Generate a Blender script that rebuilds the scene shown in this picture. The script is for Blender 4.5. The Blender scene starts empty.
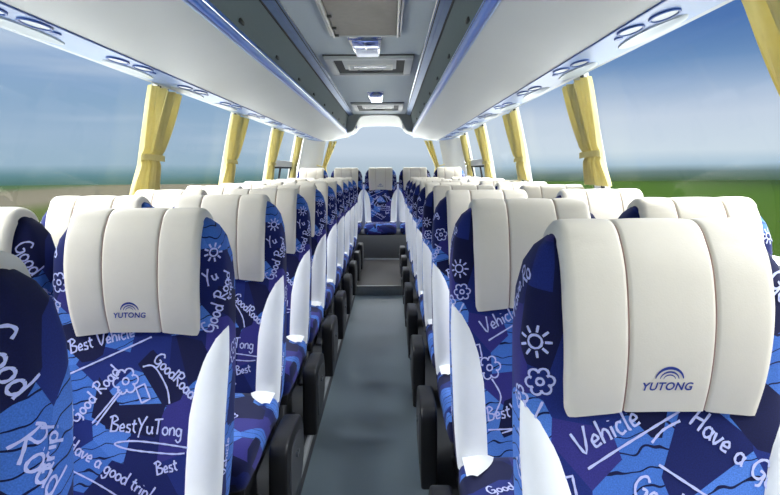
import bpy, bmesh, math, random
from mathutils import Vector, Matrix
random.seed(7)
SC = bpy.context.scene
COL = SC.collection
PI = math.pi

# ------------------------------------------------------------------ layout numbers (metres)
H = 1.316            # eye height above the aisle floor
AX = -0.14           # centre line of the coach
PLAT = 0.126          # seat platforms above the aisle floor
YF, YR = -2.6, 8.75  # front and rear ends

# ------------------------------------------------------------------ materials
def lin(c):
    r = []
    for v in c[:3]:
        v = v/255.0
        r.append(v/12.92 if v <= 0.04045 else ((v+0.055)/1.055)**2.4)
    return (r[0], r[1], r[2], 1.0)

def new_mat(name):
    m = bpy.data.materials.new(name); m.use_nodes = True
    nt = m.node_tree
    return m, nt, nt.nodes['Principled BSDF'], nt.nodes['Material Output']

def simple(name, col, rough=0.5, metal=0.0, noise=0.06, nscale=40.0, bump=0.0, bscale=200.0, spec=0.5, coat=0.0):
    m, nt, b, out = new_mat(name)
    N, L = nt.nodes, nt.links
    tc = N.new('ShaderNodeTexCoord')
    n = N.new('ShaderNodeTexNoise'); n.inputs['Scale'].default_value = nscale; n.inputs['Detail'].default_value = 3
    L.new(tc.outputs['Object'], n.inputs['Vector'])
    mx = N.new('ShaderNodeMix'); mx.data_type = 'RGBA'
    c = lin(col)
    mx.inputs[6].default_value = tuple(v*(1-noise) for v in c[:3])+(1,)
    mx.inputs[7].default_value = tuple(min(1, v*(1+noise)) for v in c[:3])+(1,)
    L.new(n.outputs['Fac'], mx.inputs[0]); L.new(mx.outputs[2], b.inputs['Base Color'])
    b.inputs['Roughness'].default_value = rough; b.inputs['Metallic'].default_value = metal
    b.inputs['Specular IOR Level'].default_value = spec
    b.inputs['Coat Weight'].default_value = coat
    if bump > 0:
        n2 = N.new('ShaderNodeTexNoise'); n2.inputs['Scale'].default_value = bscale; n2.inputs['Detail'].default_value = 2
        L.new(tc.outputs['Object'], n2.inputs['Vector'])
        bp = N.new('ShaderNodeBump'); bp.inputs['Strength'].default_value = bump; bp.inputs['Distance'].default_value = 0.002
        L.new(n2.outputs['Fac'], bp.inputs['Height']); L.new(bp.outputs['Normal'], b.inputs['Normal'])
    return m

def fabric_mat(name, off):
    """woven upholstery: angular patches of navy, royal and violet blue, thin dark waves on the paler patches"""
    m, nt, b, out = new_mat(name)
    N, L = nt.nodes, nt.links
    uv = N.new('ShaderNodeUVMap')
    mp = N.new('ShaderNodeMapping'); mp.inputs['Rotation'].default_value[2] = math.radians(28)
    mp.inputs['Location'].default_value = off
    L.new(uv.outputs['UV'], mp.inputs['Vector'])
    v = N.new('ShaderNodeTexVoronoi'); v.distance = 'EUCLIDEAN'; v.voronoi_dimensions = '2D'
    v.inputs['Scale'].default_value = 8.5; v.inputs['Randomness'].default_value = 0.95
    L.new(mp.outputs['Vector'], v.inputs['Vector'])
    sp = N.new('ShaderNodeSeparateColor'); L.new(v.outputs['Color'], sp.inputs['Color'])
    rp = N.new('ShaderNodeValToRGB'); rp.color_ramp.interpolation = 'CONSTANT'
    stops = [(0, (14, 26, 88)), (.24, (64, 110, 192)), (.50, (24, 40, 112)), (.64, (76, 122, 204)), (.84, (48, 46, 122))]
    e = rp.color_ramp.elements
    e[0].position = 0; e[0].color = lin(stops[0][1]); e[1].position = stops[1][0]; e[1].color = lin(stops[1][1])
    for p, c in stops[2:]:
        k = e.new(p); k.color = lin(c)
    L.new(sp.outputs[0], rp.inputs['Fac'])
    # second, smaller layer of dark angular shards
    mp2 = N.new('ShaderNodeMapping'); mp2.inputs['Rotation'].default_value[2] = math.radians(-22)
    mp2.inputs['Location'].default_value = (off[1]+1.3, off[0]+.7, 0)
    L.new(uv.outputs['UV'], mp2.inputs['Vector'])
    v2 = N.new('ShaderNodeTexVoronoi'); v2.distance = 'EUCLIDEAN'; v2.voronoi_dimensions = '2D'
    v2.inputs['Scale'].default_value = 11.0
    L.new(mp2.outputs['Vector'], v2.inputs['Vector'])
    sp2 = N.new('ShaderNodeSeparateColor'); L.new(v2.outputs['Color'], sp2.inputs['Color'])
    gt = N.new('ShaderNodeMath'); gt.operation = 'GREATER_THAN'; gt.inputs[1].default_value = 0.76
    L.new(sp2.outputs[1], gt.inputs[0])
    mx = N.new('ShaderNodeMix'); mx.data_type = 'RGBA'
    L.new(gt.outputs[0], mx.inputs[0]); L.new(rp.outputs['Color'], mx.inputs[6]); mx.inputs[7].default_value = lin((10, 16, 62))
    # dark waves on the pale patches
    w = N.new('ShaderNodeTexWave'); w.wave_type = 'BANDS'; w.bands_direction = 'Y'
    w.inputs['Scale'].default_value = 11; w.inputs['Distortion'].default_value = 5.0; w.inputs['Detail'].default_value = 1.0
    w.inputs['Detail Scale'].default_value = 1.6
    mp3 = N.new('ShaderNodeMapping'); mp3.inputs['Rotation'].default_value[2] = math.radians(-12)
    L.new(uv.outputs['UV'], mp3.inputs['Vector']); L.new(mp3.outputs['Vector'], w.inputs['Vector'])
    lt = N.new('ShaderNodeMath'); lt.operation = 'LESS_THAN'; lt.inputs[1].default_value = 0.022
    L.new(w.outputs['Fac'], lt.inputs[0])
    bw = N.new('ShaderNodeRGBToBW'); L.new(mx.outputs[2], bw.inputs['Color'])
    g3 = N.new('ShaderNodeMath'); g3.operation = 'GREATER_THAN'; g3.inputs[1].default_value = 0.12
    L.new(bw.outputs['Val'], g3.inputs[0])
    ml = N.new('ShaderNodeMath'); ml.operation = 'MULTIPLY'
    L.new(lt.outputs[0], ml.inputs[0]); L.new(g3.outputs[0], ml.inputs[1])
    mx2 = N.new('ShaderNodeMix'); mx2.data_type = 'RGBA'
    L.new(ml.outputs[0], mx2.inputs[0]); L.new(mx.outputs[2], mx2.inputs[6]); mx2.inputs[7].default_value = lin((10, 16, 62))
    # weave
    wv = N.new('ShaderNodeTexNoise'); wv.inputs['Scale'].default_value = 420; L.new(uv.outputs['UV'], wv.inputs['Vector'])
    mr = N.new('ShaderNodeMapRange'); mr.inputs[1].default_value = .3; mr.inputs[2].default_value = .7
    mr.inputs[3].default_value = .78; mr.inputs[4].default_value = 1.2
    L.new(wv.outputs['Fac'], mr.inputs[0])
    vm = N.new('ShaderNodeVectorMath'); vm.operation = 'SCALE'
    L.new(mx2.outputs[2], vm.inputs[0]); L.new(mr.outputs[0], vm.inputs['Scale'])
    L.new(vm.outputs[0], b.inputs['Base Color'])
    b.inputs['Roughness'].default_value = 0.85; b.inputs['Specular IOR Level'].default_value = .25
    b.inputs['Sheen Weight'].default_value = 0.08
    return m

def glass_mat():
    m, nt, b, out = new_mat('window_glass'); N, L = nt.nodes, nt.links
    N.remove(b)
    t = N.new('ShaderNodeBsdfTransparent'); t.inputs['Color'].default_value = (.985, .99, .99, 1)
    g = N.new('ShaderNodeBsdfGlossy'); g.inputs['Roughness'].default_value = .02
    f = N.new('ShaderNodeFresnel'); f.inputs['IOR'].default_value = 1.25
    s = N.new('ShaderNodeMath'); s.operation = 'MULTIPLY'; s.inputs[1].default_value = .022
    L.new(f.outputs[0], s.inputs[0])
    x = N.new('ShaderNodeMixShader'); L.new(s.outputs[0], x.inputs[0]); L.new(t.outputs[0], x.inputs[1]); L.new(g.outputs[0], x.inputs[2])
    L.new(x.outputs[0], out.inputs['Surface'])
    return m

def emit_mat(name, col, st):
    m, nt, b, out = new_mat(name)
    b.inputs['Base Color'].default_value = lin(col); b.inputs['Emission Color'].default_value = lin(col)
    b.inputs['Emission Strength'].default_value = st; b.inputs['Roughness'].default_value = .3
    return m

def curtain_mat():
    m, nt, b, out = new_mat('yellow_curtain_cloth'); N, L = nt.nodes, nt.links
    tc = N.new('ShaderNodeTexCoord'); n = N.new('ShaderNodeTexNoise'); n.inputs['Scale'].default_value = 30
    L.new(tc.outputs['Object'], n.inputs['Vector'])
    mx = N.new('ShaderNodeMix'); mx.data_type = 'RGBA'
    mx.inputs[6].default_value = lin((222, 212, 152)); mx.inputs[7].default_value = lin((232, 224, 172))
    L.new(n.outputs['Fac'], mx.inputs[0])
    d = N.new('ShaderNodeBsdfDiffuse'); t = N.new('ShaderNodeBsdfTranslucent')
    L.new(mx.outputs[2], d.inputs['Color']); L.new(mx.outputs[2], t.inputs['Color'])
    x = N.new('ShaderNodeMixShader'); x.inputs[0].default_value = .35
    L.new(d.outputs[0], x.inputs[1]); L.new(t.outputs[0], x.inputs[2]); L.new(x.outputs[0], out.inputs['Surface'])
    return m

def ground_mat():
    m, nt, b, out = new_mat('fields'); N, L = nt.nodes, nt.links
    g = N.new('ShaderNodeNewGeometry'); s = N.new('ShaderNodeSeparateXYZ'); L.new(g.outputs['Position'], s.inputs[0])
    mp = N.new('ShaderNodeMapping'); mp.inputs['Scale'].default_value = (.12, .004, 1)
    L.new(g.outputs['Position'], mp.inputs['Vector'])
    n = N.new('ShaderNodeTexNoise'); n.inputs['Scale'].default_value = 1.0; n.inputs['Detail'].default_value = 4
    L.new(mp.outputs['Vector'], n.inputs['Vector'])
    a = N.new('ShaderNodeMath'); a.operation = 'MULTIPLY_ADD'; a.inputs[1].default_value = 14; L.new(n.outputs['Fac'], a.inputs[0]); L.new(s.outputs['X'], a.inputs[2])
    mr = N.new('ShaderNodeMapRange'); mr.inputs[1].default_value = -143; mr.inputs[2].default_value = 157
    L.new(a.outputs[0], mr.inputs[0])
    r = N.new('ShaderNodeValToRGB'); e = r.color_ramp.elements
    def pos(x): return (x+150)/300
    st = [(-150, (82, 122, 112)), (-85, (86, 126, 108)), (-58, (98, 126, 88)), (-46, (150, 146, 126)), (-29, (158, 152, 134)),
          (-22, (112, 128, 74)), (-12, (104, 122, 66)), (14, (92, 126, 56)), (34, (88, 124, 56)), (60, (70, 96, 60)), (150, (66, 88, 72))]
    dk = lambda c: tuple(.092*v for v in lin(c)[:3])+(1,)
    e[0].position = pos(st[0][0]); e[0].color = dk(st[0][1]); e[1].position = pos(st[1][0]); e[1].color = dk(st[1][1])
    for p, c in st[2:]:
        k = e.new(pos(p)); k.color = dk(c)
    L.new(mr.outputs[0], r.inputs['Fac']); L.new(r.outputs['Color'], b.inputs['Base Color'])
    b.inputs['Roughness'].default_value = 1; b.inputs['Specular IOR Level'].default_value = 0
    return m

M = {
 'fabA': fabric_mat('blue_patchwork_fabric', (.13, .42, 0)),
 'fabB': fabric_mat('blue_patchwork_fabric_shifted', (1.71, .9, 0)),
 'fabC': fabric_mat('blue_patchwork_fabric_cushion', (3.3, 2.1, 0)),
 'script': simple('pale_lavender_yarn', (186, 192, 236), .9, noise=.12, nscale=300),
 'cream': simple('cream_leather', (235, 227, 210), .55, noise=.02, nscale=60, bump=.12, bscale=350, spec=.35),
 'seam': simple('pinkish_seam_thread', (176, 140, 132), .8),
 'logo': simple('royal_blue_print', (36, 60, 150), .5, noise=.03),
 'white': simple('white_leather', (238, 240, 242), .5, noise=.02, nscale=50, bump=.1, bscale=300, spec=.4),
 'black': simple('black_plastic', (22, 22, 24), .45, noise=.1, bump=.15, bscale=500),
 'darkgrey': simple('charcoal_plastic', (58, 60, 64), .5, noise=.06),
 'soffit': simple('pale_soffit_plastic', (176, 180, 176), .5, noise=.02),
 'plinth': simple('plinth_vinyl', (82, 84, 86), .6, noise=.06),
 'steel': simple('grey_steel', (120, 126, 132), .35, metal=.8),
 'floor': simple('charcoal_vinyl', (114, 128, 137), .5, noise=.10, nscale=260, bump=.1, bscale=500, spec=.4),
 'stepdark': simple('dark_step_vinyl', (66, 64, 64), .6, noise=.08, nscale=200),
 'tread': simple('light_step_edging', (150, 154, 156), .45, noise=.06),
 'plat': simple('platform_vinyl', (60, 62, 66), .6, noise=.08),
 'wall': simple('pale_wall_laminate', (214, 216, 218), .55, noise=.02),
 'pillar': simple('white_pillar_plastic', (232, 232, 228), .5, noise=.02),
 'rack': simple('pearl_grey_rack_plastic', (186, 191, 191), .5, noise=.025, nscale=6, bump=.05),
 'service': simple('pale_blue_service_panel', (112, 142, 192), .35, noise=.05, nscale=8),
 'pad': simple('white_oval_plastic', (172, 184, 194), .35, noise=.02),
 'bluering': simple('blue_ring_plastic', (58, 92, 160), .4),
 'bluetrim': simple('blue_rack_trim', (58, 112, 206), .3, noise=.08, nscale=5, spec=.6),
 'bluedark': simple('deep_blue_trim', (40, 70, 150), .35),
 'ceil': simple('grey_ceiling_felt', (186, 197, 200), .8, noise=.05, nscale=60, bump=.1),
 'inner': simple('slate_rack_panel', (84, 98, 102), .7, noise=.06, nscale=50, bump=.1),
 'header': simple('grey_header_felt', (142, 148, 148), .8, noise=.05),
 'hatch': simple('taupe_hatch_panel', (140, 136, 128), .8, noise=.10, nscale=30, bump=.15),
 'hframe': simple('pale_hatch_frame', (206, 206, 200), .4),
 'rail': simple('blue_grey_rail_metal', (84, 116, 160), .36, metal=.7, noise=.2, nscale=9),
 'chrome': simple('bright_chrome', (222, 226, 232), .15, metal=1),
 'gasket': simple('black_rubber_gasket', (26, 28, 30), .7),
 'ventdark': simple('dark_vent_recess', (52, 54, 54), .7),
 'ventgrey': simple('grey_vent_plastic', (172, 178, 178), .45),
 'lens': emit_mat('lamp_lens', (236, 240, 250), 3.5),
 'lensdim': emit_mat('dim_lamp_lens', (206, 214, 232), .12),
 'lampblue': simple('blue_tinted_lamp_reflector', (120, 140, 205), .15, metal=.7, noise=.3, nscale=22),
 'glass': glass_mat(),
 'curtain': curtain_mat(),
 'field': ground_mat(),
}

# ------------------------------------------------------------------ mesh builder
class MB:
    def __init__(s): s.v = []; s.f = []; s.m = []; s.uv = {}
    def vert(s, p, uv=None):
        s.v.append(tuple(p))
        if uv is not None: s.uv[len(s.v)-1] = uv
        return len(s.v)-1
    def face(s, idx, m=0): s.f.append(tuple(idx)); s.m.append(m)
    def grid(s, P, m=0, UV=None, closeu=False, flip=False):
        R, C = len(P), len(P[0]); ids = []
        for i in range(R):
            ids.append([s.vert(P[i][j], UV[i][j] if UV else None) for j in range(C)])
        for i in range(R-1):
            for j in range(C if closeu else C-1):
                a, b, c, d = ids[i][j], ids[i][(j+1) % C], ids[i+1][(j+1) % C], ids[i+1][j]
                s.face((a, d, c, b) if flip else (a, b, c, d), m)
        return ids
    def box(s, lo, hi, m=0):
        x0, y0, z0 = lo; x1, y1, z1 = hi
        q = [s.vert(p) for p in ((x0,y0,z0),(x1,y0,z0),(x1,y1,z0),(x0,y1,z0),(x0,y0,z1),(x1,y0,z1),(x1,y1,z1),(x0,y1,z1))]
        for f in ((0,3,2,1),(4,5,6,7),(0,1,5,4),(1,2,6,5),(2,3,7,6),(3,0,4,7)): s.face([q[k] for k in f], m)
    def prism_y(s, poly, y0, y1, m=0):            # closed (x,z) polygon swept along y
        a = [s.vert((x, y0, z)) for x, z in poly]; b = [s.vert((x, y1, z)) for x, z in poly]
        n = len(poly)
        for i in range(n): s.face((a[i], a[(i+1) % n], b[(i+1) % n], b[i]), m)
        s.face(a[::-1], m); s.face(b, m)
    def prism_x(s, poly, x0, x1, m=0):            # closed (y,z) polygon swept along x
        a = [s.vert((x0, y, z)) for y, z in poly]; b = [s.vert((x1, y, z)) for y, z in poly]
        n = len(poly)
        for i in range(n): s.face((a[i], b[i], b[(i+1) % n], a[(i+1) % n]), m)
        s.face(a, m); s.face(b[::-1], m)
    def tube(s, pts, r, n=8, m=0, closed=False):
        P = [Vector(p) for p in pts]; rings = []
        for i, p in enumerate(P):
            if closed: t = P[(i+1) % len(P)]-P[i-1]
            else: t = P[min(i+1, len(P)-1)]-P[max(i-1, 0)]
            t.normalize()
            up = Vector((0, 0, 1)) if abs(t.z) < .9 else Vector((1, 0, 0))
            a = t.cross(up).normalized(); b = a.cross(t)
            rings.append([s.vert(p+a*r*math.cos(2*PI*k/n)+b*r*math.sin(2*PI*k/n)) for k in range(n)])
        L = len(P)
        for i in range(L if closed else L-1):
            A, B = rings[i], rings[(i+1) % L]
            for k in range(n): s.face((A[k], A[(k+1) % n], B[(k+1) % n], B[k]), m)
        if not closed:
            s.face(rings[0][::-1], m); s.face(rings[-1], m)
    def build(s, name, mats, parent=None, smooth=True, bevel=0, seg=2, sharp=40):
        me = bpy.data.meshes.new(name); me.from_pydata(s.v, [], s.f)
        if not isinstance(mats, (list, tuple)): mats = [mats]
        for x in mats: me.materials.append(x)
        me.polygons.foreach_set('material_index', s.m)
        if s.uv:
            l = me.uv_layers.new(name='UVMap')
            vi = [0]*len(me.loops); me.loops.foreach_get('vertex_index', vi)
            flat = []
            for k in vi: flat += list(s.uv.get(k, (0, 0)))
            l.data.foreach_set('uv', flat)
        bm = bmesh.new(); bm.from_mesh(me)
        bmesh.ops.recalc_face_normals(bm, faces=bm.faces)
        if bevel > 0:
            ed = [e for e in bm.edges if len(e.link_faces) == 2 and e.calc_face_angle(0) > math.radians(25)]
            bmesh.ops.bevel(bm, geom=ed, offset=bevel, segments=seg, affect='EDGES', profile=.5, clamp_overlap=True)
        bm.to_mesh(me); bm.free()
        if smooth:
            me.polygons.foreach_set('use_smooth', [True]*len(me.polygons))
            if sharp is not None: me.set_sharp_from_angle(angle=math.radians(sharp))
        me.update()
        o = bpy.data.objects.new(name, me); COL.objects.link(o)
        if parent: o.parent = parent
        return o

def tag(o, label, cat, group=None):
    o['label'] = label; o['category'] = cat
    if group: o['group'] = group
    return o
def struct(o, label=None):
    o['kind'] = 'structure'
    if label: o['label'] = label
    return o
def empty(name, loc=(0, 0, 0)):
    o = bpy.data.objects.new(name, None); COL.objects.link(o); o.location = loc; o.empty_display_size = .1
    return o
def copy_tree(o, parent=None):
    c = o.copy(); COL.objects.link(c); c.parent = parent
    for ch in o.children: copy_tree(ch, c)
    return c

def catmull(pts, n=6):
    if len(pts) < 3: return [tuple(p) for p in pts]
    out = []
    P = [pts[0]]+list(pts)+[pts[-1]]
    for i in range(1, len(P)-2):
        p0, p1, p2, p3 = P[i-1], P[i], P[i+1], P[i+2]
        for k in range(n):
            t = k/n
            out.append(tuple(.5*((2*b)+(-a+c)*t+(2*a-5*b+4*c-d)*t*t+(-a+3*b-3*c+d)*t**3) for a, b, c, d in zip(p0, p1, p2, p3)))
    out.append(tuple(pts[-1])); return out

def interp(K, z):
    if z <= K[0][0]: return K[0][1:]
    for a, b in zip(K, K[1:]):
        if z <= b[0]:
            t = (z-a[0])/(b[0]-a[0]); t2 = t
            return tuple(p+(q-p)*t2 for p, q in zip(a[1:], b[1:]))
    return K[-1][1:]

# ------------------------------------------------------------------ handwriting
def circ(cx, cy, rx, ry, a0=90, a1=450, n=12):
    return [(cx+rx*math.cos(math.radians(a0+(a1-a0)*k/n)), cy+ry*math.sin(math.radians(a0+(a1-a0)*k/n))) for k in range(n+1)]
GL = {  # letter: (advance, strokes)
 'G': (.74, [[(.62,.80),(.45,1),(.18,.85),(.05,.45),(.2,.06),(.5,.08),(.62,.42),(.38,.44)], [(.62,.42),(.66,-.1),(.5,-.25)]]),
 'o': (.46, [circ(.22,.25,.19,.25)]),
 'd': (.50, [circ(.22,.25,.19,.25), [(.42,1.0),(.42,.3),(.47,0)]]),
 'R': (.66, [[(.1,0),(.14,.5),(.16,.98)], [(.0,.85),(.25,1.02),(.55,.9),(.5,.6),(.18,.5),(.4,.25),(.66,-.05)]]),
 'a': (.48, [circ(.2,.25,.18,.25), [(.39,.5),(.39,.15),(.47,.0)]]),
 'B': (.62, [[(.08,0),(.12,1.0)], [(-.08,.9),(.25,1.05),(.5,.82),(.18,.55),(.55,.4),(.45,.05),(.0,.0)]]),
 'e': (.42, [[(.03,.25),(.34,.3),(.24,.52),(.05,.35),(.1,.05),(.38,.08)]]),
 's': (.38, [[(.32,.5),(.12,.5),(.08,.33),(.3,.2),(.26,.0),(.02,.03)]]),
 't': (.36, [[(.15,.85),(.13,.2),(.3,.0)], [(-.02,.55),(.34,.6)]]),
 'Y': (.62, [[(.0,1.0),(.28,.5)], [(.62,1.15),(.28,.45),(.12,-.3)]]),
 'u': (.48, [[(.04,.5),(.06,.12),(.22,0),(.38,.2),(.4,.5)], [(.4,.5),(.41,.12),(.48,.0)]]),
 'T': (.56, [[(.0,.95),(.6,1.05)], [(.3,1.0),(.26,.0)]]),
 'n': (.46, [[(.05,.5),(.05,0)], [(.05,.32),(.22,.52),(.37,.4),(.38,.0)]]),
 'g': (.48, [circ(.2,.25,.18,.25), [(.38,.5),(.38,-.2),(.2,-.42),(.02,-.25)]]),
 'H': (.66, [[(.06,1.05),(.02,.0)], [(.5,1.0),(.48,.0)], [(.02,.45),(.5,.55)]]),
 'v': (.42, [[(.0,.5),(.16,.0),(.38,.52)]]),
 'r': (.36, [[(.05,.5),(.06,.0)], [(.06,.3),(.2,.5),(.34,.46)]]),
 'i': (.20, [[(.08,.5),(.08,.0)], [(.08,.72),(.09,.76)]]),
 'p': (.48, [[(.05,.5),(.04,-.45)], circ(.23,.25,.18,.24, 170, 520)]),
 'V': (.62, [[(.0,1.0),(.24,.0),(.64,1.05)]]),
 'h': (.46, [[(.05,1.0),(.04,0)], [(.05,.3),(.22,.52),(.37,.4),(.38,.0)]]),
 'c': (.40, [[(.34,.45),(.15,.5),(.03,.25),(.15,.0),(.36,.06)]]),
 'l': (.20, [[(.08,1.0),(.07,.1),(.16,0)]]),
 '!': (.25, [[(.16,1.1),(.1,.3)], [(.08,.08),(.09,.03)]]),
 ' ': (.30, []),
}
def word(text, x, y, size, deg):
    """strokes of a handwritten word starting at (x,y), turned by deg"""
    c, s = math.cos(math.radians(deg)), math.sin(math.radians(deg)); out = []; ax = 0; size *= .82
    for ch in text:
        adv, st = GL[ch]
        for k in st:
            q = catmull([(p[0]+ax, p[1]) for p in k], 4 if len(k) < 9 else 2)
            out.append([(x+size*(a*c-b*s), y+size*(a*s+b*c)) for a, b in q])
        ax += adv+.04
    return out
def flower(x, y, r):
    out = [circ(x, y, r*.26, r*.26)]; pts = []
    for k in range(6):
        a = k*60+10; cx, cy = x+r*.66*math.cos(math.radians(a)), y+r*.66*math.sin(math.radians(a))
        pts += circ(cx, cy, r*.36, r*.36, a-112, a+112, 8)
    return out+[pts+[pts[0]]]
def sunshape(x, y, r):
    out = [circ(x, y, r*.45, r*.45)]
    for k in range(9):
        a = math.radians(k*40)
        out.append([(x+r*.62*math.cos(a), y+r*.62*math.sin(a)), (x+r*1.1*math.cos(a), y+r*1.1*math.sin(a))])
    return out
def curve(*pts): return [catmull(list(pts), 8)]
def loopbox(x, y, w, h, deg):
    c, s = math.cos(math.radians(deg)), math.sin(math.radians(deg))
    p = [(-w, -h), (w, -h), (w, h), (-w, h), (-w, -h)]
    return [[(x+a*c-b*s, y+a*s+b*c) for a, b in p]]

# design coordinates: p = metres along the surface from the front centre line, z = height
def designA():
    S = []
    S += word('Best Vehicle', -.17, .735, .040, 14) + curve((-.19, .675), (-.05, .735), (.04, .775))
    S += word('Good Road', -.14, .565, .040, 50) + flower(-.022, .665, .032) + curve((-.10, .565), (-.07, .60), (-.035, .645)) + curve((-.09, .56), (-.05, .615), (-.03, .64))
    S += loopbox(.025, .635, .012, .02, 25)
    S += word('GoodRoad', .045, .715, .038, -42) + curve((.02, .70), (.05, .70), (.085, .65), (.095, .61))
    S += word('BestYuTong', -.055, .545, .044, -4) + curve((.15, .505), (.02, .52), (-.04, .515), (.0, .500), (.1, .49), (.14, .492))
    S += word('Have a good trip!', -.16, .505, .040, -31) + curve((-.18, .47), (-.08, .42), (.02, .36))
    S += word('By', .09, .45, .036, -10) if False else word('Best', .07, .44, .036, 12)
    S += sunshape(-.215, .665, .032) + word('Road', -.232, .80, .04, 62)
    S += word('Good Road', .195, .78, .042, 66) + word('Best', .235, .66, .038, 80) + sunshape(.205, .995, .022)
    S += word('Yu', .185, .915, .036, 20) + flower(-.20, .92, .026) + word('Tong', -.262, .97, .036, 30)
    S += word('Good', -.29, .72, .036, 75) + word('trip!', .262, .86, .038, 75) + flower(.285, .72, .028) + sunshape(-.285, .885, .022)
    S += word('Vehicle', .255, .42, .036, 70) + word('Best', -.275, .5, .036, 82)
    return S
def designB():
    S = []
    S += word('Vehicle', -.14, .715, .048, 26) + curve((-.13, .695), (-.06, .735), (.03, .785)) + curve((-.02, .735), (.0, .755), (.03, .77))
    S += word('Have a Good trip!', .045, .765, .044, -40) + curve((-.01, .70), (.06, .655), (.15, .60), (.19, .56))
    S += word('Good Road', -.06, .655, .044, -24) + flower(-.13, .62, .032) + curve((-.125, .59), (-.10, .54), (-.12, .49))
    S += word('BestYuTong', -.14, .475, .044, 8) + curve((-.14, .45), (-.02, .455), (.08, .48), (.0, .468), (-.1, .44))
    S += loopbox(-.165, .665, .011, .018, 10) + sunshape(.10, .53, .03)
    S += word('Good Road', .06, .42, .04, 30)
    S += sunshape(-.215, .905, .026) + flower(-.205, .835, .024) + flower(-.245, .80, .02) + word('Ro', -.25, .99, .04, 40)
    S += word('Good', -.25, .66, .042, 72) + word('Have', -.29, .93, .04, 62) + curve((-.20, .80), (-.225, .74), (-.20, .70))
    S += word('Good', .175, 1.01, .048, -62) + word('Road', .205, .875, .056, -62) + flower(.225, .70, .03) + word('trip!', .26, .82, .04, 70)
    S += word('Yutong'.replace('Y', 'Y'), .265, .45, .036, 80) + word('Best', -.285, .46, .036, 80)
    return S

# ------------------------------------------------------------------ seat shapes (local: y grows to the rear, front faces -y)
BK = [(.28, -.034, .13, .212), (.34, -.030, .15, .226), (.45, -.020, .155, .2335), (.58, -.002, .148, .2355), (.70, .018, .140, .2355), (.80, .030, .132, .234),
      (.90, .014, .150, .2335), (.98, .008, .150, .228), (1.03, .018, .130, .215), (1.06, .034, .096, .197), (1.08, .050, .062, .172), (1.092, .062, .025, .132), (1.095, .068, .008, .10)]
NS = 56
def section(z):
    yf, th, hw = interp(BK, z); pts = []
    e = 2/4.6
    for k in range(NS):
        a = -PI/2+2*PI*k/NS
        c, s = math.cos(a), math.sin(a)
        x = hw*math.copysign(abs(c)**e, c); y = yf+th/2+th/2*math.copysign(abs(s)**e, s)
        # sides swell forward a little beside the sitter
        lum = max(0, 1-abs(z-.55)/.3)
        if s < 0: y -= .030*lum*(abs(x)/hw)**3
        pts.append((x, y))
    return pts     # starts at the front centre, turns towards +x
_cache = {}
def surf(p, z):
    key = round(z, 4)
    if key not in _cache:
        q = section(key); cum = [0]
        for i in range(NS):
            a, b = q[i], q[(i+1) % NS]; cum.append(cum[-1]+math.hypot(b[0]-a[0], b[1]-a[1]))
        _cache[key] = (q, cum)
    q, cum = _cache[key]; T = cum[-1]; p = p % T
    lo, hi = 0, NS
    while hi-lo > 1:
        md = (lo+hi)//2
        if cum[md] <= p: lo = md
        else: hi = md
    a, b = q[lo], q[(lo+1) % NS]; t = (p-cum[lo])/max(1e-9, cum[lo+1]-cum[lo])
    return Vector((a[0]+(b[0]-a[0])*t, a[1]+(b[1]-a[1])*t, z))
def surfn(p, z):
    du = surf(p+.004, z)-surf(p-.004, z); dv = surf(p, z+.006)-surf(p, z-.006)
    return du.cross(dv).normalized()
def lift(p, z, d): return surf(p, z)+surfn(p, z)*d

def resample(st, step=.006):
    out = [st[0]]
    for a, b in zip(st, st[1:]):
        n = max(1, int(math.hypot(b[0]-a[0], b[1]-a[1])/step))
        for k in range(1, n+1): out.append((a[0]+(b[0]-a[0])*k/n, a[1]+(b[1]-a[1])*k/n))
    return out
def ribbons(mb, strokes, fn, w, m, zlo=-9, zhi=9):
    for st in strokes:
        st = resample(st); n = len(st); prev = None
        for i in range(n):
            a, b = st[max(0, i-1)], st[min(n-1, i+1)]
            tx, ty = b[0]-a[0], b[1]-a[1]; l = math.hypot(tx, ty) or 1
            nx, ny = -ty/l, tx/l
            ok = zlo < st[i][1] < zhi
            cur = None
            if ok:
                ww = w*(1+.18*math.sin(i*1.7))
                cur = (mb.vert(fn(st[i][0]+nx*ww, st[i][1]+ny*ww)), mb.vert(fn(st[i][0]-nx*ww, st[i][1]-ny*ww)))
                if prev: mb.face((prev[0], prev[1], cur[1], cur[0]), m)
            prev = cur

def make_backrest(name, fab, design):
    mb = MB(); zs = []
    for a, b in zip(BK, BK[1:]):
        n = max(1, int((b[0]-a[0])/.02))
        zs += [a[0]+(b[0]-a[0])*k/n for k in range(n)]
    zs.append(BK[-1][0])
    P, UV = [], []
    for z in zs:
        q = section(z); row, uvr = [], []; cum = 0
        per = sum(math.hypot(q[(i+1) % NS][0]-q[i][0], q[(i+1) % NS][1]-q[i][1]) for i in range(NS))
        for i in range(NS):
            pp = cum if cum < per/2 else cum-per
            row.append((q[i][0], q[i][1], z)); uvr.append((pp, z))
            j = (i+1) % NS; cum += math.hypot(q[j][0]-q[i][0], q[j][1]-q[i][1])
        P.append(row); UV.append(uvr)
    ids = mb.grid(P, 0, UV, closeu=True)
    mb.face(ids[0][::-1], 0); mb.face(ids[-1], 0)
    ribbons(mb, design, lambda p, z: lift(p, z, .0016), .0021, 1, .31, 1.05)
    return mb.build(name, [fab, M['script']], sharp=None)

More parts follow.
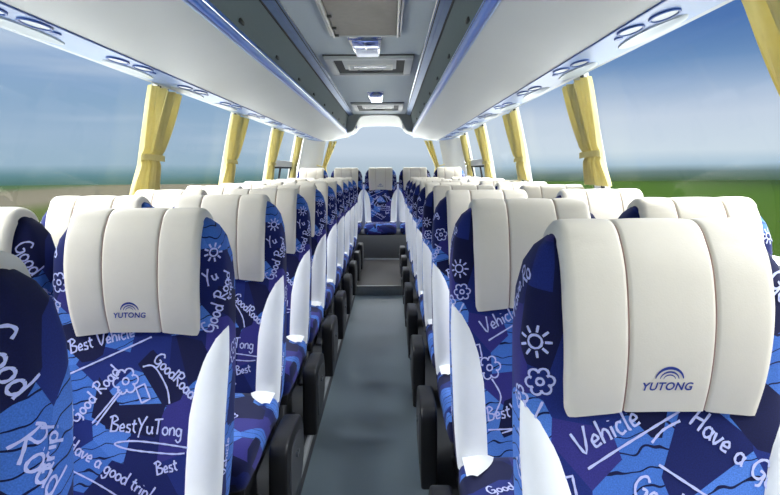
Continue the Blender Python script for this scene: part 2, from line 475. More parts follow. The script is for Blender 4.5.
def make_bolster(side):
    """white leather panel widening from a pointed tip below the cover"""
    mb = MB(); rows, n = 26, 10; P = []
    for i in range(rows):
        z = .335+(.805-.335)*i/(rows-1)
        hw = interp(BK, z)[2]
        wd = interp([(.33, .092), (.45, .098), (.58, .095), (.66, .082), (.72, .062), (.77, .034), (.80, .008), (.806, .001)], z)[0]
        pout = hw+.014; pin = pout-wd-.010*min(1, wd/.03); row = []
        for j in range(n+1):
            s = j/n; p = pin+(pout-pin)*s
            d = -.003+.017*min(1, wd/.06)*max(0, math.sin(PI*s))**.6
            v = lift(p*side, z, d); row.append(v)
        P.append(row)
    mb.grid(P, 0)
    return mb.build('side_bolster', M['white'])

# headrest cover ---------------------------------------------------
CW = .173; SE = .0715
_front = [(.022, .780), (.014, .80), (.000, .84), (-.011, .89), (-.016, .94), (-.014, .99), (-.006, 1.035), (.010, 1.07), (.034, 1.098), (.066, 1.107), (.102, 1.099), (.134, 1.078), (.156, 1.03), (.168, .97), (.174, .90)]
_path = catmull(_front, 8)
_pc = [0]
for a, b in zip(_path, _path[1:]): _pc.append(_pc[-1]+math.hypot(b[0]-a[0], b[1]-a[1]))
CL = _pc[-1]
def cover_pt(x, s, d):
    u = min(1, abs(x)/CW)
    s0 = .0 - .016*(u*u) + .012           # lower hem bows up in the middle
    s = s0+(CL-s0)*(s/CL) if s < CL else s
    s = max(-.01, s)
    k = 0
    while k < len(_pc)-2 and _pc[k+1] < s: k += 1
    t = (s-_pc[k])/(_pc[k+1]-_pc[k]); a, b = _path[k], _path[k+1]
    y, z = a[0]+(b[0]-a[0])*t, a[1]+(b[1]-a[1])*t
    tx, tz = b[0]-a[0], b[1]-a[1]; l = math.hypot(tx, tz)
    ny, nz = -tz/l, tx/l                  # outward normal
    ax = abs(x)
    if ax < SE: puff = 1-(ax/SE)**4
    else: puff = 1-abs((ax-(SE+CW)/2)/((CW-SE)/2))**4
    e = d+.0028*puff-.009*max(0, (u-.93)/.07)**2
    x *= 1-.05*max(0, min(1, (.97-z)/.19))
    return Vector((x, y+ny*e+.003*u*u*(1 if s < CL*.5 else -1), z+nz*e))
def make_cover():
    mb = MB()
    xs = [-CW, -CW+.003, -CW+.008, -CW+.018, -.135, -.12, -.10, -.088, -SE-.008, -SE-.003, -SE-.0009, -SE+.0009, -SE+.003, -SE+.008, -.055, -.035, -.012]
    xs = xs+[-x for x in xs[::-1]]
    N = 54
    ss = [CL*i/N for i in range(N+1)]
    def mi(i): return 0
    P = [[cover_pt(x, s, -.004 if abs(abs(x)-SE) < .001 else 0) for x in xs] for s in ss]
    Q = [[cover_pt(x, s, -.014) for x in xs] for s in ss]
    A = mb.grid(P, 0); B = mb.grid(Q, 0, flip=True)
    n = len(xs)-1
    for i in range(N):
        mb.face((A[i][0], A[i+1][0], B[i+1][0], B[i][0])); mb.face((A[i][n], B[i][n], B[i+1][n], A[i+1][n]))
    for j in range(n):
        mb.face((A[0][j], B[0][j], B[0][j+1], A[0][j+1])); mb.face((A[N][j], A[N][j+1], B[N][j+1], B[N][j]))
    # thread lying in the two seams
    for sx in (-SE, SE):
        mb.grid([[cover_pt(sx+dx, s, -.0028 if dx else -.0018) for dx in (-.0011, 0, .0011)] for s in ss], 1)
    return mb.build('headrest_cover', [M['cream'], M['seam']], sharp=60)

def make_logo():
    cu = bpy.data.curves.new('tmp', 'FONT'); cu.body = 'YUTONG'; cu.size = 1; cu.shear = .22; cu.offset = .022; cu.space_character = 1.06
    cu.resolution_u = 4
    o = bpy.data.objects.new('tmp', cu); COL.objects.link(o)
    dg = bpy.context.evaluated_depsgraph_get()
    me = bpy.data.meshes.new_from_object(o.evaluated_get(dg))
    vs = [v.co.copy() for v in me.vertices]; fs = [tuple(p.vertices) for p in me.polygons]
    bpy.data.objects.remove(o); bpy.data.curves.remove(cu); bpy.data.meshes.remove(me)
    x0, x1 = min(v.x for v in vs), max(v.x for v in vs); y0, y1 = min(v.y for v in vs), max(v.y for v in vs)
    W, Hh = .086, .0155
    mb = MB()
    base = [mb.vert(cover_pt(-.004+(v.x-(x0+x1)/2)/(x1-x0)*W, .046+(v.y-y0)/(y1-y0)*Hh, .0012)) for v in vs]
    for f in fs: mb.face([base[k] for k in f])
    # three arcs, tapering to their feet
    cx, cy = -.003, .0665
    for rx, ry, w in ((.0245, .0235, .0052), (.0165, .0155, .0032), (.0105, .0095, .0022)):
        n = 20; prev = None
        for k in range(n+1):
            a = PI*(.03+.94*k/n); tk = w*(.35+.65*math.sin(a)**.8)
            c, s = math.cos(a), math.sin(a)
            cur = (mb.vert(cover_pt(cx+c*rx, cy+s*ry, .0012)), mb.vert(cover_pt(cx+c*(rx-tk*.8), cy+s*(ry-tk), .0012)))
            if prev: mb.face((prev[0], prev[1], cur[1], cur[0]))
            prev = cur
    return mb.build('logo', M['logo'], smooth=True)

def rbox(mb, lo, hi, m=0): mb.box(lo, hi, m)

def make_cushion():
    mb = MB(); P, UV = [], []
    # pillow-like slab: rings of a rounded section swept along y
    ys = [-.470, -.465, -.45, -.42, -.37, -.29, -.21, -.13, -.06, .0]
    R = 36
    for i, y in enumerate(ys):
        f = [.25, .62, .86, .97, 1, 1, 1, 1, 1, .96][i]
        zc, hz, hx = .305-(.012 if i < 3 else 0), .070*f, .207+.017*min(1, f)
        row, uvr = [], []
        for k in range(R):
            a = 2*PI*k/R; c, s = math.cos(a), math.sin(a); e = 2/4.5
            x = hx*(.9+.1*f)*math.copysign(abs(c)**e, c); z = zc+hz*math.copysign(abs(s)**e, s)
            row.append((x, y, z)); uvr.append((x+(z if x > 0 else -z)*.3, y+z))
        P.append(row); UV.append(uvr)
    ids = mb.grid(P, 0, UV, closeu=True); mb.face(ids[0], 0); mb.face(ids[-1][::-1], 0)
    st = word('Vehicle', -.12, -.30, .05, 14)+word('Good Road', -.17, -.22, .04, 18)+word('Best', .05, -.40, .05, -12)+flower(.1, -.24, .03)+word('Have a', -.18, -.43, .045, 8)
    ribbons(mb, st, lambda x, y: Vector((x, y, .3775)), .0022, 1)
    fr = word('Best', -.15, .27, .04, 10)+word('trip', .02, .28, .04, -8)
    return mb.build('seat_cushion', [M['fabC'], M['script']], sharp=None)

def make_cushion_bolster(side):
    mb = MB()
    P = []
    for i in range(9):
        t = i/8; y = -.13+.16*t; w = .092*math.sin(PI*min(.5, .10+t*.55)); row = []
        for j in range(9):
            s = j/8
            x = .216-w*(1-s); z = .3742+.011*math.sin(PI*s)*math.sin(PI*(.1+.8*t))
            row.append((side*x, y, z))
        P.append(row)
    mb.grid(P, 0)
    return mb.build('cushion_bolster', M['white'])

def make_armrest(side):
    """black rounded side shield next to the aisle"""
    prof = [(-.292, .0), (-.300, .12), (-.302, .25), (-.294, .29), (-.268, .306), (-.20, .309), (-.08, .302), (.0, .28), (.055, .21), (.06, .13), (.02, .06), (-.10, .01), (-.2, .0)]
    prof = catmull(prof+[prof[0]], 4)[:-1]
    mb = MB(); x0, x1 = side*.246, side*.308
    mb.prism_x(prof, min(x0, x1), max(x0, x1))
    o = mb.build('armrest', M['black'], bevel=.010, seg=3, sharp=35)
    return o
def make_armrest_inlay(side):
    cy, cz = -.11, .22
    pr = [(-.235, .07), (-.24, .215), (-.19, .26), (-.06, .25), (.01, .20), (.015, .12), (-.03, .07)]
    pr = catmull(pr+[pr[0]], 4)[:-1]
    mb = MB(); a, b = side*.3065, side*.3105
    mb.prism_x(pr, min(a, b), max(a, b))
    return mb.build('shield_inlay', M['darkgrey'], bevel=.0012, seg=1, sharp=35)
def make_buttons(side, y):
    mb = MB(); a, b = side*.309, side*.318
    pr = [(y+.009*math.cos(2*PI*k/14), .20+.009*math.sin(2*PI*k/14)) for k in range(14)]
    mb.prism_x(pr, min(a, b), max(a, b))
    return mb.build('recline_button', M['steel'], sharp=40)
def make_base():
    mb = MB(); mb.box((-.20, -.42, .19), (.20, .06, .238))
    return mb.build('seat_frame', M['black'], bevel=.006, sharp=40)
def make_leg(side):
    mb = MB()
    mb.prism_x([(-.42, 0), (-.06, 0), (-.06, .015), (-.12, .03), (-.15, .195), (-.33, .195), (-.36, .03), (-.42, .015)], side*.15-.02, side*.15+.02)
    return mb.build('leg', M['darkgrey'], bevel=.003, seg=1, sharp=40)

BACK_A = make_backrest('backrest', M['fabA'], designA())
BACK_B = make_backrest('backrest', M['fabB'], designB())
BOLS = {s: make_bolster(s) for s in (-1, 1)}
COVER = make_cover(); LOGO = make_logo(); CUSH = make_cushion()
CBOL = {s: make_cushion_bolster(s) for s in (-1, 1)}
ARM = {s: make_armrest(s) for s in (-1, 1)}; INL = {s: make_armrest_inlay(s) for s in (-1, 1)}
BUT = {(s, y): make_buttons(s, y) for s in (-1, 1) for y in (-.14, -.115)}
BASE = make_base(); LEG = {s: make_leg(s) for s in (-1, 1)}
PROTO = [BACK_A, BACK_B, COVER, LOGO, CUSH, BASE]+list(BOLS.values())+list(CBOL.values())+list(ARM.values())+list(INL.values())+list(BUT.values())+list(LEG.values())

def attach(src, parent):
    c = src.copy(); COL.objects.link(c); c.parent = parent
    return c
def make_seat(x, y, z, variant, aisle, label, group, legs=True):
    """aisle: -1 / +1 = the side with the black shield, 0 = none"""
    r = empty('coach_seat', (x, y, z)); tag(r, label, 'seat', group)
    attach(BACK_A if variant == 0 else BACK_B, r)
    cv = attach(COVER, r); attach(LOGO, cv)
    attach(CUSH, r)
    for s in (-1, 1):
        attach(BOLS[s], r); attach(CBOL[s], r)
        if legs: attach(LEG[s], r)
    attach(BASE, r)
    if aisle:
        a = attach(ARM[aisle], r); attach(INL[aisle], a)
        for yy in (-.14, -.115): attach(BUT[(aisle, yy)], a)
    return r

ORD = ['first', 'second', 'third', 'fourth', 'fifth', 'sixth', 'seventh', 'eighth', 'ninth', 'tenth']
LX, RX = -.648, .416
LSP, RSP = -.480, .497
LY = [.665, 1.465, 2.15, 2.87, 3.60, 4.33, 5.03, 5.75, 6.46, 7.17]
RY = [.94, 1.66, 2.42, 3.16, 3.90, 4.62, 5.36, 6.10, 6.84]
NEARL = ['blue patterned aisle seat cut off at the lower left corner of the photo',
         'blue patterned aisle seat with cream logo cover, largest complete one on the left']
for i, y in enumerate(LY):
    lab = NEARL[i] if i < 2 else f'blue seat with cream cover on the left edge of the aisle, {ORD[i]} row back'
    dx = -.028 if i == 0 else -.018 if i == 1 else 0
    make_seat(LX+dx, y, PLAT-(.017 if i < 2 else .010), 1 if i == 0 else 0, 1, lab, 'aisle seats left of the aisle')
    if i >= 1:
        lab = ['', 'blue window seat at the left photo edge, cream cover partly cut off', 'blue seat by the left windows just behind the one cut off by the photo edge'][i] if i < 3 \
            else f'blue seat with cream cover under the left windows, {ORD[i]} row back'
        make_seat(LX+LSP+(-.028 if i == 1 else 0), y, PLAT-.012, i % 2, 0, lab, 'window seats left of the aisle')
for i, y in enumerate(RY):
    lab = 'blue patterned seat filling the lower right corner, biggest cream logo cover' if i == 0 else f'blue seat with cream cover on the right edge of the aisle, {ORD[i]} row back'
    make_seat(RX+(.042 if i == 0 else 0), y, PLAT-.008, 1 if i == 0 else i % 2, -1, lab, 'aisle seats right of the aisle')
    if i >= 1:
        lab = 'blue seat by the right windows, closest window seat on that side' if i == 1 else f'blue seat with cream cover under the right windows, {ORD[i]} row back'
        make_seat(RX+RSP, y, PLAT-.008, (i+1) % 2, 0, lab, 'window seats right of the aisle')
RNAME = ['far left seat of the raised rear bench, below the left rear pillar', 'rear bench seat just left of the middle one, blue with cream cover',
         'middle seat of the rear bench facing down the aisle, blue with cream cover', 'rear bench seat just right of the middle one, blue with cream cover',
         'far right seat of the raised rear bench, below the right rear pillar']
REARZ = H+.035-1.107
for k in range(5):
    q = make_seat(AX+.003+(k-2)*.497, 8.22, REARZ, k % 2, 0, RNAME[k], 'seats of the rear bench', legs=False)
    for c in q.children:
        if c.name.startswith('seat_cushion'): c.location.z = -.045
        if c.name.startswith('seat_frame'): c.location.z = -.045
        if c.name.startswith('cushion_bolster'): c.location.z = -.045
for o in PROTO: bpy.data.objects.remove(o)

# ------------------------------------------------------------------ setting: floor, platforms
def wx(z):                 # half width of the body at height z (relative to the eye)
    return 1.245 if z < -.2 else 1.245-.115*((z+.2)/.67)**1.2
def X(side, h): return AX+side*h
WR = {-1: 0.0, 1: .05}
def XW(side, h): return X(side, h+WR[side])
FL, FR = -.372, .158       # aisle edges
mb = MB(); mb.box((FL-.01, YF, -.05), (FR+.01, 6.0, 0)); struct(mb.build('floor', M['floor']), 'charcoal vinyl aisle floor')
mb = MB(); mb.box((FL-.01, 6.0, -.05), (FR+.01, YR, .096)); o = struct(mb.build('floor_step', M['stepdark'], bevel=.004), 'dark raised aisle step near the rear bench')
mb = MB(); mb.box((FL+.004, 5.988, .004), (FR-.004, 6.001, .092)); mb.box((FL, 5.985, .086), (FR, 6.03, .0985)); mb.build('step_edging', M['tread'], o, bevel=.002)
for side, a, b in ((-1, X(-1, 1.245), FL), (1, FR, X(1, 1.295))):
    mb = MB(); mb.box((a, YF, -.05), (b, YR, PLAT-.011))
    o = struct(mb.build('floor_platform', M['plat']), 'dark seat platform beside the aisle')
    e = b if side < 0 else a
    mb = MB(); mb.box((e-.010, YF, PLAT-.04), (e+.010, 7.6, PLAT-.007)); mb.build('edge_strip', M['tread'], o, bevel=.003)
mb = MB(); mb.box((X(-1, 1.2), 7.76, .096), (X(1, 1.2), YR, REARZ+.188)); o = struct(mb.build('wall_rear_bench_box', M['plinth'], bevel=.01), 'dark plinth under the rear bench')
mb = MB(); mb.box((FL, 7.735, .0965), (FR, 7.762, .112)); mb.build('edge_strip', M['tread'], o, bevel=.003)

# ------------------------------------------------------------------ side walls, pillars, windows
SILL = -.30; WTOP = .54
PIL = {-1: [1.40, 3.06, 4.62, 6.24, 7.78], 1: [1.30, 2.98, 4.66, 6.30, 7.82]}
def wall_strip(mb, side, y0, y1, z0, z1, t, m=0, n=8, inset=0.0):
    """slab following the curve of the body side"""
    inn, out = [], []
    for i in range(n+1):
        z = z0+(z1-z0)*i/n; h = wx(z)
        inn.append((XW(side, h-inset), z+H)); out.append((XW(side, h-inset+t), z+H))
    poly = inn+out[::-1]
    mb.prism_y(poly, y0, y1, m)
nwin = 0
for side in (-1, 1):
    nm = 'left' if side < 0 else 'right'
    mb = MB(); mb.box((min(XW(side, 1.245), XW(side, 1.29)), YF, -.05), (max(XW(side, 1.245), XW(side, 1.29)), YR, H+SILL))
    struct(mb.build(f'wall_{nm}', M['wall']), f'pale wall below the {nm} windows')
    mb = MB(); wall_strip(mb, side, YF, YR, WTOP, .84, .05); struct(mb.build(f'wall_{nm}_header', M['wall'], sharp=30), f'pale header above the {nm} windows')
    ys = [YF]+PIL[side]+[8.32]
    for k, y in enumerate(PIL[side]):
        mb = MB(); po = .11; wall_strip(mb, side, y+po, y+po+.10, SILL, WTOP, .05); o = mb.build(f'trim_{k+1}', M['pillar'], sharp=30)
        struct(o, f'white window pillar on the {nm}')
        mb = MB()
        for dy in (-.006, .101): wall_strip(mb, side, y+po+dy, y+po+dy+.005, SILL, WTOP, .02, inset=.001)
        mb.build('gasket', M['gasket'], o, sharp=30)
    for k in range(len(ys)-1):
        nwin += 1; po = .11; a = ys[k]+(.10+po if k else 0); b = ys[k+1]+(po if k < len(ys)-2 else 0)
        mb = MB(); wall_strip(mb, side, a, b, SILL, WTOP, .005, inset=-.025)
        w = struct(mb.build(f'window_{nwin}', M['glass'], sharp=30), f'{nm} side window pane')
        mb = MB(); mb.box((min(XW(side, 1.235), XW(side, 1.28)), a, H+SILL-.02), (max(XW(side, 1.235), XW(side, 1.28)), b, H+SILL+.012)); mb.build('window_sill', M['wall'], w, bevel=.004)
        if k == 4:          # opening sash in the fourth bay
            mb = MB(); z0 = .050; wall_strip(mb, side, a, b, z0, z0+.075, .03, inset=.012)
            mb.build('sash_bar', M['pillar'], w, bevel=.004, sharp=30)
            mb = MB()
            for yy in (a+.05, a+.62, b-.09): wall_strip(mb, side, yy, yy+.03, SILL, z0, .02, inset=.0)
            wall_strip(mb, side, a, b, z0-.022, z0, .02, inset=0)
            mb.build('sash_frame', M['gasket'], w, sharp=30)

# ------------------------------------------------------------------ rear wall, corner pillars, rear window
mb = MB(); mb.box((X(-1, 1.24), YR, -.05), (X(1, 1.24), YR+.06, H-.20)); struct(mb.build('wall_rear', M['wall']), 'pale wall below the rear window')
for side in (-1, 1):
    mb = MB(); inn = []; out = []
    for k in range(13):
        t = k/12*PI/2
        inn.append((1.215-.275*(1-math.cos(t)), 8.30+.44*math.sin(t))); out.append((1.26-.275*(1-math.cos(t)), 8.33+.47*math.sin(t)))
    P = []
    for z in [SILL-.05+(.47-SILL+.05)*i/8 for i in range(9)]:
        dx = wx(z)-1.235
        P.append([(XW(side, h+dx), y, z+H) for h, y in inn+out[::-1]])
    ids = mb.grid(P, 0, closeu=True); mb.face(ids[0]); mb.face(ids[-1])
    struct(mb.build('trim_rear_left' if side < 0 else 'trim_rear_right', M['pillar'], sharp=35), 'white curved corner pillar beside the rear window')
nwin += 1
mb = MB(); mb.box((X(-1, .96), YR+.02, H-.20), (X(1, .96), YR+.026, H+.66)); w = struct(mb.build(f'window_{nwin}', M['glass']), 'wide rear window pane')
mb = MB(); mb.box((X(-1, 1.0), YR-.02, H-.215), (X(1, 1.0), YR+.05, H-.185)); mb.build('window_sill', M['darkgrey'], w, bevel=.005)

# ------------------------------------------------------------------ ceiling and rear header
CZ = H+.78
mb = MB(); mb.box((X(-1, 1.24), YF, CZ), (X(1, 1.30), 8.0, CZ+.06)); mb.box((X(-1, 1.24), 8.0, CZ-.0), (X(1, 1.30), YR+.06, CZ+.06))
struct(mb.build('ceiling', M['ceil']), 'grey felt ceiling panel along the coach')
arch = [(.47, .526), (.42, .534), (.375, .556), (.342, .60), (.322, .645), (.298, .70), (.262, .742), (.21, .760), (.12, .766), (0, .768)]
arch = catmull(arch, 4)
full = [(h, z) for h, z in arch]+[(-h, z) for h, z in arch[-2::-1]]
mb = MB(); P0 = [(AX+h, 7.95, H+z) for h, z in full]; P1 = [(AX+h*1.0, 7.95, H+.79) for h, z in full]
Q0 = [(x, 8.0, z) for x, _, z in P0]; Q1 = [(x, 8.0, z) for x, _, z in P1]
mb.grid([P0, P1, Q1, Q0, P0]); struct(mb.build('ceiling_header', M['header'], sharp=30), 'grey bulkhead with an arched opening above the rear bench')
mb = MB(); rows = []
for i in range(9):
    t = i/8; y = 7.955+(YR-7.955)*t; k = 1-.42*t**1.5
    rows.append([(AX+h*(1+.10*t), y, H+.526+(z-.526)*k+.012*t) for h, z in full])
mb.grid(rows); rows2 = [[(x, y, z+.02) for x, y, z in r] for r in rows]; mb.grid(rows2)
so = struct(mb.build('ceiling_rear', M['soffit']), 'white arched soffit above the rear window')
rear_edge = rows[-1]
# panel between soffit and roof at the very rear, keeps daylight out of the roof void
mb = MB(); mb.grid([[(x, YR, z) for x, y, z in rear_edge], [(x, YR, CZ+.03) for x, y, z in rear_edge], [(x, YR+.05, CZ+.03) for x, y, z in rear_edge], [(x, YR+.05, z) for x, y, z in rear_edge], [(x, YR, z) for x, y, z in rear_edge]])
for s in (-1, 1): mb.box((min(X(s, .50), X(s, 1.24)), YR, H+.50), (max(X(s, .50), X(s, 1.24)), YR+.05, CZ+.03))
struct(mb.build('wall_rear_header', M['pillar'], sharp=30), 'white header above the rear window')
mb = MB(); mb.tube([(AX+h, 7.945, H+z) for h, z in full], .008, 8); struct(mb.build('trim_arch', M['pillar']), 'white edging of the rear arch')
for s in (-1, 1):
    sp = empty('arch_speaker', (AX+s*.337, 7.99, H+.612)); tag(sp, f'dark oval speaker on the {"left" if s < 0 else "right"} flank of the rear arch', 'speaker', 'speakers on the rear arch')
    mb = MB(); ring = []
    for k in range(20):
        a = 2*PI*k/20; ring.append((-s*.006, .045*math.cos(a)*.8, .034*math.sin(a)))
    b0 = [mb.vert(p) for p in ring]; b1 = [mb.vert((p[0]-s*.012, p[1]*.85, p[2]*.85)) for p in ring]
    for k in range(20): mb.face((b0[k], b0[(k+1) % 20], b1[(k+1) % 20], b1[k]))
    mb.face(b1); mb.face(b0[::-1]); mb.build('grille', M['bluedark'], sp, sharp=50)
    mb = MB(); mb.tube(ring, .005, 6, closed=True); mb.build('surround', M['steel'], sp)

# ------------------------------------------------------------------ luggage racks
def make_rack(side):
    nm = 'left' if side < 0 else 'right'
    r = empty('luggage_rack', (0, 0, 0)); tag(r, f'long pearl grey overhead luggage rack above the {nm} windows', 'luggage rack', 'overhead luggage racks')
    P = lambda h, z: (X(side, h), H+z)
    bottom = catmull([(.868, .443), (.80, .452), (.70, .470), (.58, .496), (.50, .517), (.470, .528)], 4)
    # white underside shell, a folded slab with a rounded far end
    mb = MB(); top = [(h, z+.012) for h, z in bottom]
    mb.prism_y([P(h, z) for h, z in bottom]+[P(h, z) for h, z in top[::-1]], YF, YR-.03)
    mb.build('underside', M['rack'], r, sharp=40)
    # blue edge profile: bulged nose with a pale line
    mb = MB(); nose = [(.478, .522), (.462, .524), (.453, .536), (.452, .552), (.458, .568), (.470, .578), (.49, .578), (.49, .53)]
    mb.prism_y([P(h, z) for h, z in nose], YF, YR-.03); mb.build('edge_trim', M['bluetrim'], r, sharp=50)
    mb = MB(); mb.tube([(X(side, .4535), YF, H+.5455), (X(side, .4535), YR-.03, H+.5455)], .0035, 6); mb.build('trim_line', M['chrome'], r)
    mb = MB(); mb.tube([(X(side, .482), YF, H+.5205), (X(side, .482), YR-.03, H+.5205)], .005, 6); mb.build('lower_bead', M['service'], r)
    # slate inner face up to the ceiling rail
    mb = MB(); mb.prism_y([P(.470, .576), P(.432, .762), P(.445, .765), P(.484, .578)], YF, 7.98); mb.build('inner_panel', M['inner'], r)
    mb = MB()
    for y in [.1+.74*k for k in range(11)]:
        mb2 = MB(); cx, cz = X(side, .462), H+.607
        mb2.box((min(X(side, .455), X(side, .466)), y-.03, cz-.008), (max(X(side, .455), X(side, .466)), y+.03, cz+.008)); mb2.build('latch', M['ventdark'], r, bevel=.002)
    # service panel next to the windows
    mb = MB(); mb.prism_y([P(1.078, .462), P(.98, .450), P(.868, .4425), P(.868, .455), P(.98, .463), P(1.078, .474)], YF, YR-.03); mb.build('service_panel', M['service'], r, sharp=30)
    mb = MB(); mb.tube([(X(side, .868), YF, H+.4425), (X(side, .868), YR-.03, H+.4425)], .0045, 6); mb.build('blue_bead', M['bluering'], r)
    mb = MB(); mb.prism_y([P(1.072, .461), P(1.085, .458), P(1.092, .470), P(1.078, .476)], YF, YR-.03); mb.build('outer_bead', M['pad'], r)
    mb = MB(); mb.prism_y([P(1.070, .474), P(1.085, .474), P(1.09, .512), P(1.19, .515), P(1.19, .53), P(1.070, .53)], YF, YR-.03); mb.build('wall_flange', M['pad'], r)
    mb = MB(); e = [(.49, .52), (.62, .488), (.80, .455), (.868, .444), (.98, .452), (1.08, .463), (1.12, .78), (.46, .78)]
    mb.prism_y([P(h, z) for h, z in e], YR-.035, YR); mb.build('end_cap', M['pillar'], r, bevel=.006)
    def under(h): # height of the service panel at half width h
        return interp([(.868, .4425), (.98, .450), (1.078, .462)], h)[0]
    def ell(mb, hc, yc, rh, ry, d0, d1, n=28, inner=None):
        lo, hi = [], []
        for k in range(n):
            a = 2*PI*k/n; h = hc+rh*math.cos(a); y = yc+ry*math.sin(a)
            lo.append(mb.vert((X(side, h), y, H+under(h)-d0))); h2 = hc+rh*.93*math.cos(a); y2 = yc+ry*.97*math.sin(a)
            hi.append(mb.vert((X(side, h2), y2, H+under(h2)-d1)))
        for k in range(n): mb.face((lo[k], lo[(k+1) % n], hi[(k+1) % n], hi[k]))
        mb.face(hi)
    y0 = -.55 if side < 0 else -.42
    for k in range(12):
        y = y0+.745*k
        mb = MB(); ell(mb, 1.015, y+.10, .052, .235, -.004, .006); u = mb.build('service_unit', M['pad'], r, sharp=60)
        for yy, hh in ((y-.15, .945), (y+.02, .918)):
            mb = MB(); mb.tube([(X(side, hh+.030*math.cos(2*PI*q/22)), yy+.07*math.sin(2*PI*q/22), H+under(hh+.030*math.cos(2*PI*q/22))-.003) for q in range(22)], .004, 6, closed=True)
            mb.build('light_ring', M['bluering'], u)
            mb = MB(); ell(mb, hh, yy, .026, .064, -.002, .003); mb.build('lens', M['pad'], u, sharp=60)
        mb = MB(); ell(mb, .925, y+.135, .013, .026, -.002, .006, 16); mb.build('call_button', M['bluering'], u, sharp=60)
    return r
RACKL = make_rack(-1); RACKR = make_rack(1)

# ------------------------------------------------------------------ ceiling rails
for side in (-1, 1):
    nm = 'left' if side < 0 else 'right'
    r = empty('ceiling_rail', (0, 0, 0)); tag(r, f'blue and chrome trim rail along the {nm} edge of the ceiling', 'rail', 'ceiling trim rails')
    P = lambda h, z: (X(side, h), H+z)
    mb = MB(); mb.prism_y([P(.428, .757), P(.362, .774), P(.362, .79), P(.428, .79)], YF, 7.94); mb.build('rail_body', M['rail'], r, sharp=30)
    for h, z, m, rr in ((.430, .757, 'gasket', .006), (.437, .7585, 'chrome', .0035), (.360, .776, 'chrome', .005), (.372, .770, 'gasket', .003), (.394, .7655, 'bluering', .002)):
        mb = MB(); mb.tube([(X(side, h), YF, H+z), (X(side, h), 7.94, H+z)], rr, 6); mb.build('edge_bead', M[m], r)

# ------------------------------------------------------------------ roof hatch, lamps, vents
h = empty('roof_hatch', (AX+.008, 2.52, CZ)); tag(h, 'taupe ceiling hatch panel with pale side rails nearest the camera', 'hatch')
mb = MB(); mb.box((-.172, -.75, -.018), (.172, .72, .004)); mb.build('hatch_panel', M['hatch'], h, bevel=.004)
for s in (-1, 1):
    mb = MB(); mb.box((min(s*.174, s*.186), -.75, -.030), (max(s*.174, s*.186), .72, .004)); mb.box((min(s*.190, s*.200), -.75, -.022), (max(s*.190, s*.200), .72, .004)); mb.build('side_rail', M['hframe'], h, bevel=.003)
    if s < 0:
        for y in (.28, .52, .68):
            mb = MB(); mb.box((-.172, y-.012, -.028), (-.150, y+.012, -.016)); mb.build('clip', M['ventdark'], h, bevel=.002)
mb = MB(); mb.box((-.2, .705, -.024), (.2, .722, .004)); mb.build('end_rail', M['ventgrey'], h, bevel=.003)

def lamp(y, w, l, label, lens):
    o = empty('ceiling_light', (AX, y, CZ)); tag(o, label, 'ceiling light', 'small ceiling lights')
    # tapered chrome housing, a blue reflector behind, bright lens towards the rear
    mb = MB(); a = [(-w, -l/2, 0), (w, -l/2, 0), (w*.78, l/2, 0), (-w*.78, l/2, 0)]; b = [(x*.92, y_*.94, -.030) for x, y_, _ in a]
    ia = [mb.vert((p[0], p[1], .003)) for p in a]; ib = [mb.vert(p) for p in b]
    for k in range(4): mb.face((ia[k], ia[(k+1) % 4], ib[(k+1) % 4], ib[k]))
    mb.face(ib); mb.face(ia[::-1]); mb.build('housing', M['chrome'], o, bevel=.004, sharp=30)
    mb = MB(); mb.box((-w*.74, -l*.42, -.037), (w*.74, -l*.02, -.028)); mb.build('reflector', M['lampblue'], o, bevel=.004, sharp=30)
    mb = MB(); mb.box((-w*.66, l*.02, -.040), (w*.66, l*.43, -.028)); mb.build('lens', M[lens], o, bevel=.005, sharp=30)
    mb = MB(); mb.box((-w*.05, -l*.40, -.0395), (w*.05, l*.0, -.035)); mb.build('divider', M['chrome'], o, bevel=.001)
    return o
lamp(3.52, .105, .50, 'chrome and blue ceiling light in front of the nearer roof vent', 'lensdim')
lamp(5.98, .085, .62, 'small bright ceiling light in front of the farther roof vent', 'lens')

def vent(y0, y1, label):
    o = empty('roof_vent', (AX, (y0+y1)/2, CZ)); tag(o, label, 'vent', 'ceiling roof vents')
    hl = (y1-y0)/2; hw = .305
    def frame(name, ox, oy, ix, iy, z0, z1, m):
        mb = MB()
        for lo, hi in (((-ox, -oy, z0), (ox, -iy, z1)), ((-ox, iy, z0), (ox, oy, z1)), ((-ox, -iy, z0), (-ix, iy, z1)), ((ix, -iy, z0), (ox, iy, z1))): mb.box(lo, hi)
        mb.build(name, M[m], o, bevel=.004, seg=2, sharp=35)
    frame('frame', hw, hl, hw-.055, hl-.07, -.028, .003, 'ventgrey')
    mb = MB(); mb.box((-hw-.006, -hl-.006, -.010), (hw+.006, hl+.006, .003)); mb.build('base_lip', M['ventdark'], o, bevel=.003)
    mb = MB(); mb.box((-hw+.055, -hl+.07, -.014), (hw-.055, hl-.07, .003)); mb.build('recess', M['ventdark'], o)
    mb = MB(); mb.box((-.19, -hl+.075, -.022), (.19, hl-.27, -.012)); mb.build('flap', M['ventgrey'], o, bevel=.006, sharp=35)
    frame('flap_rim', .165, hl*.30, .150, hl*.22, -.026, -.020, 'hframe')
    mb = MB(); mb.box((-.12, -.045, -.029), (.12, -.01, -.020)); mb.build('latch', M['chrome'], o, bevel=.003)
    mb = MB(); pts = [(-.09, hl-.27, -.016), (-.07, hl-.215, -.022), (0, hl-.195, -.024), (.07, hl-.215, -.022), (.09, hl-.27, -.016)]; mb.tube(catmull(pts, 5), .012, 8); mb.build('handle', M['ventdark'], o)
vent(3.84, 4.56, 'grey ceiling roof vent, nearer and larger of the two')
vent(6.56, 7.30, 'grey ceiling roof vent farther back, just before the rear arch')

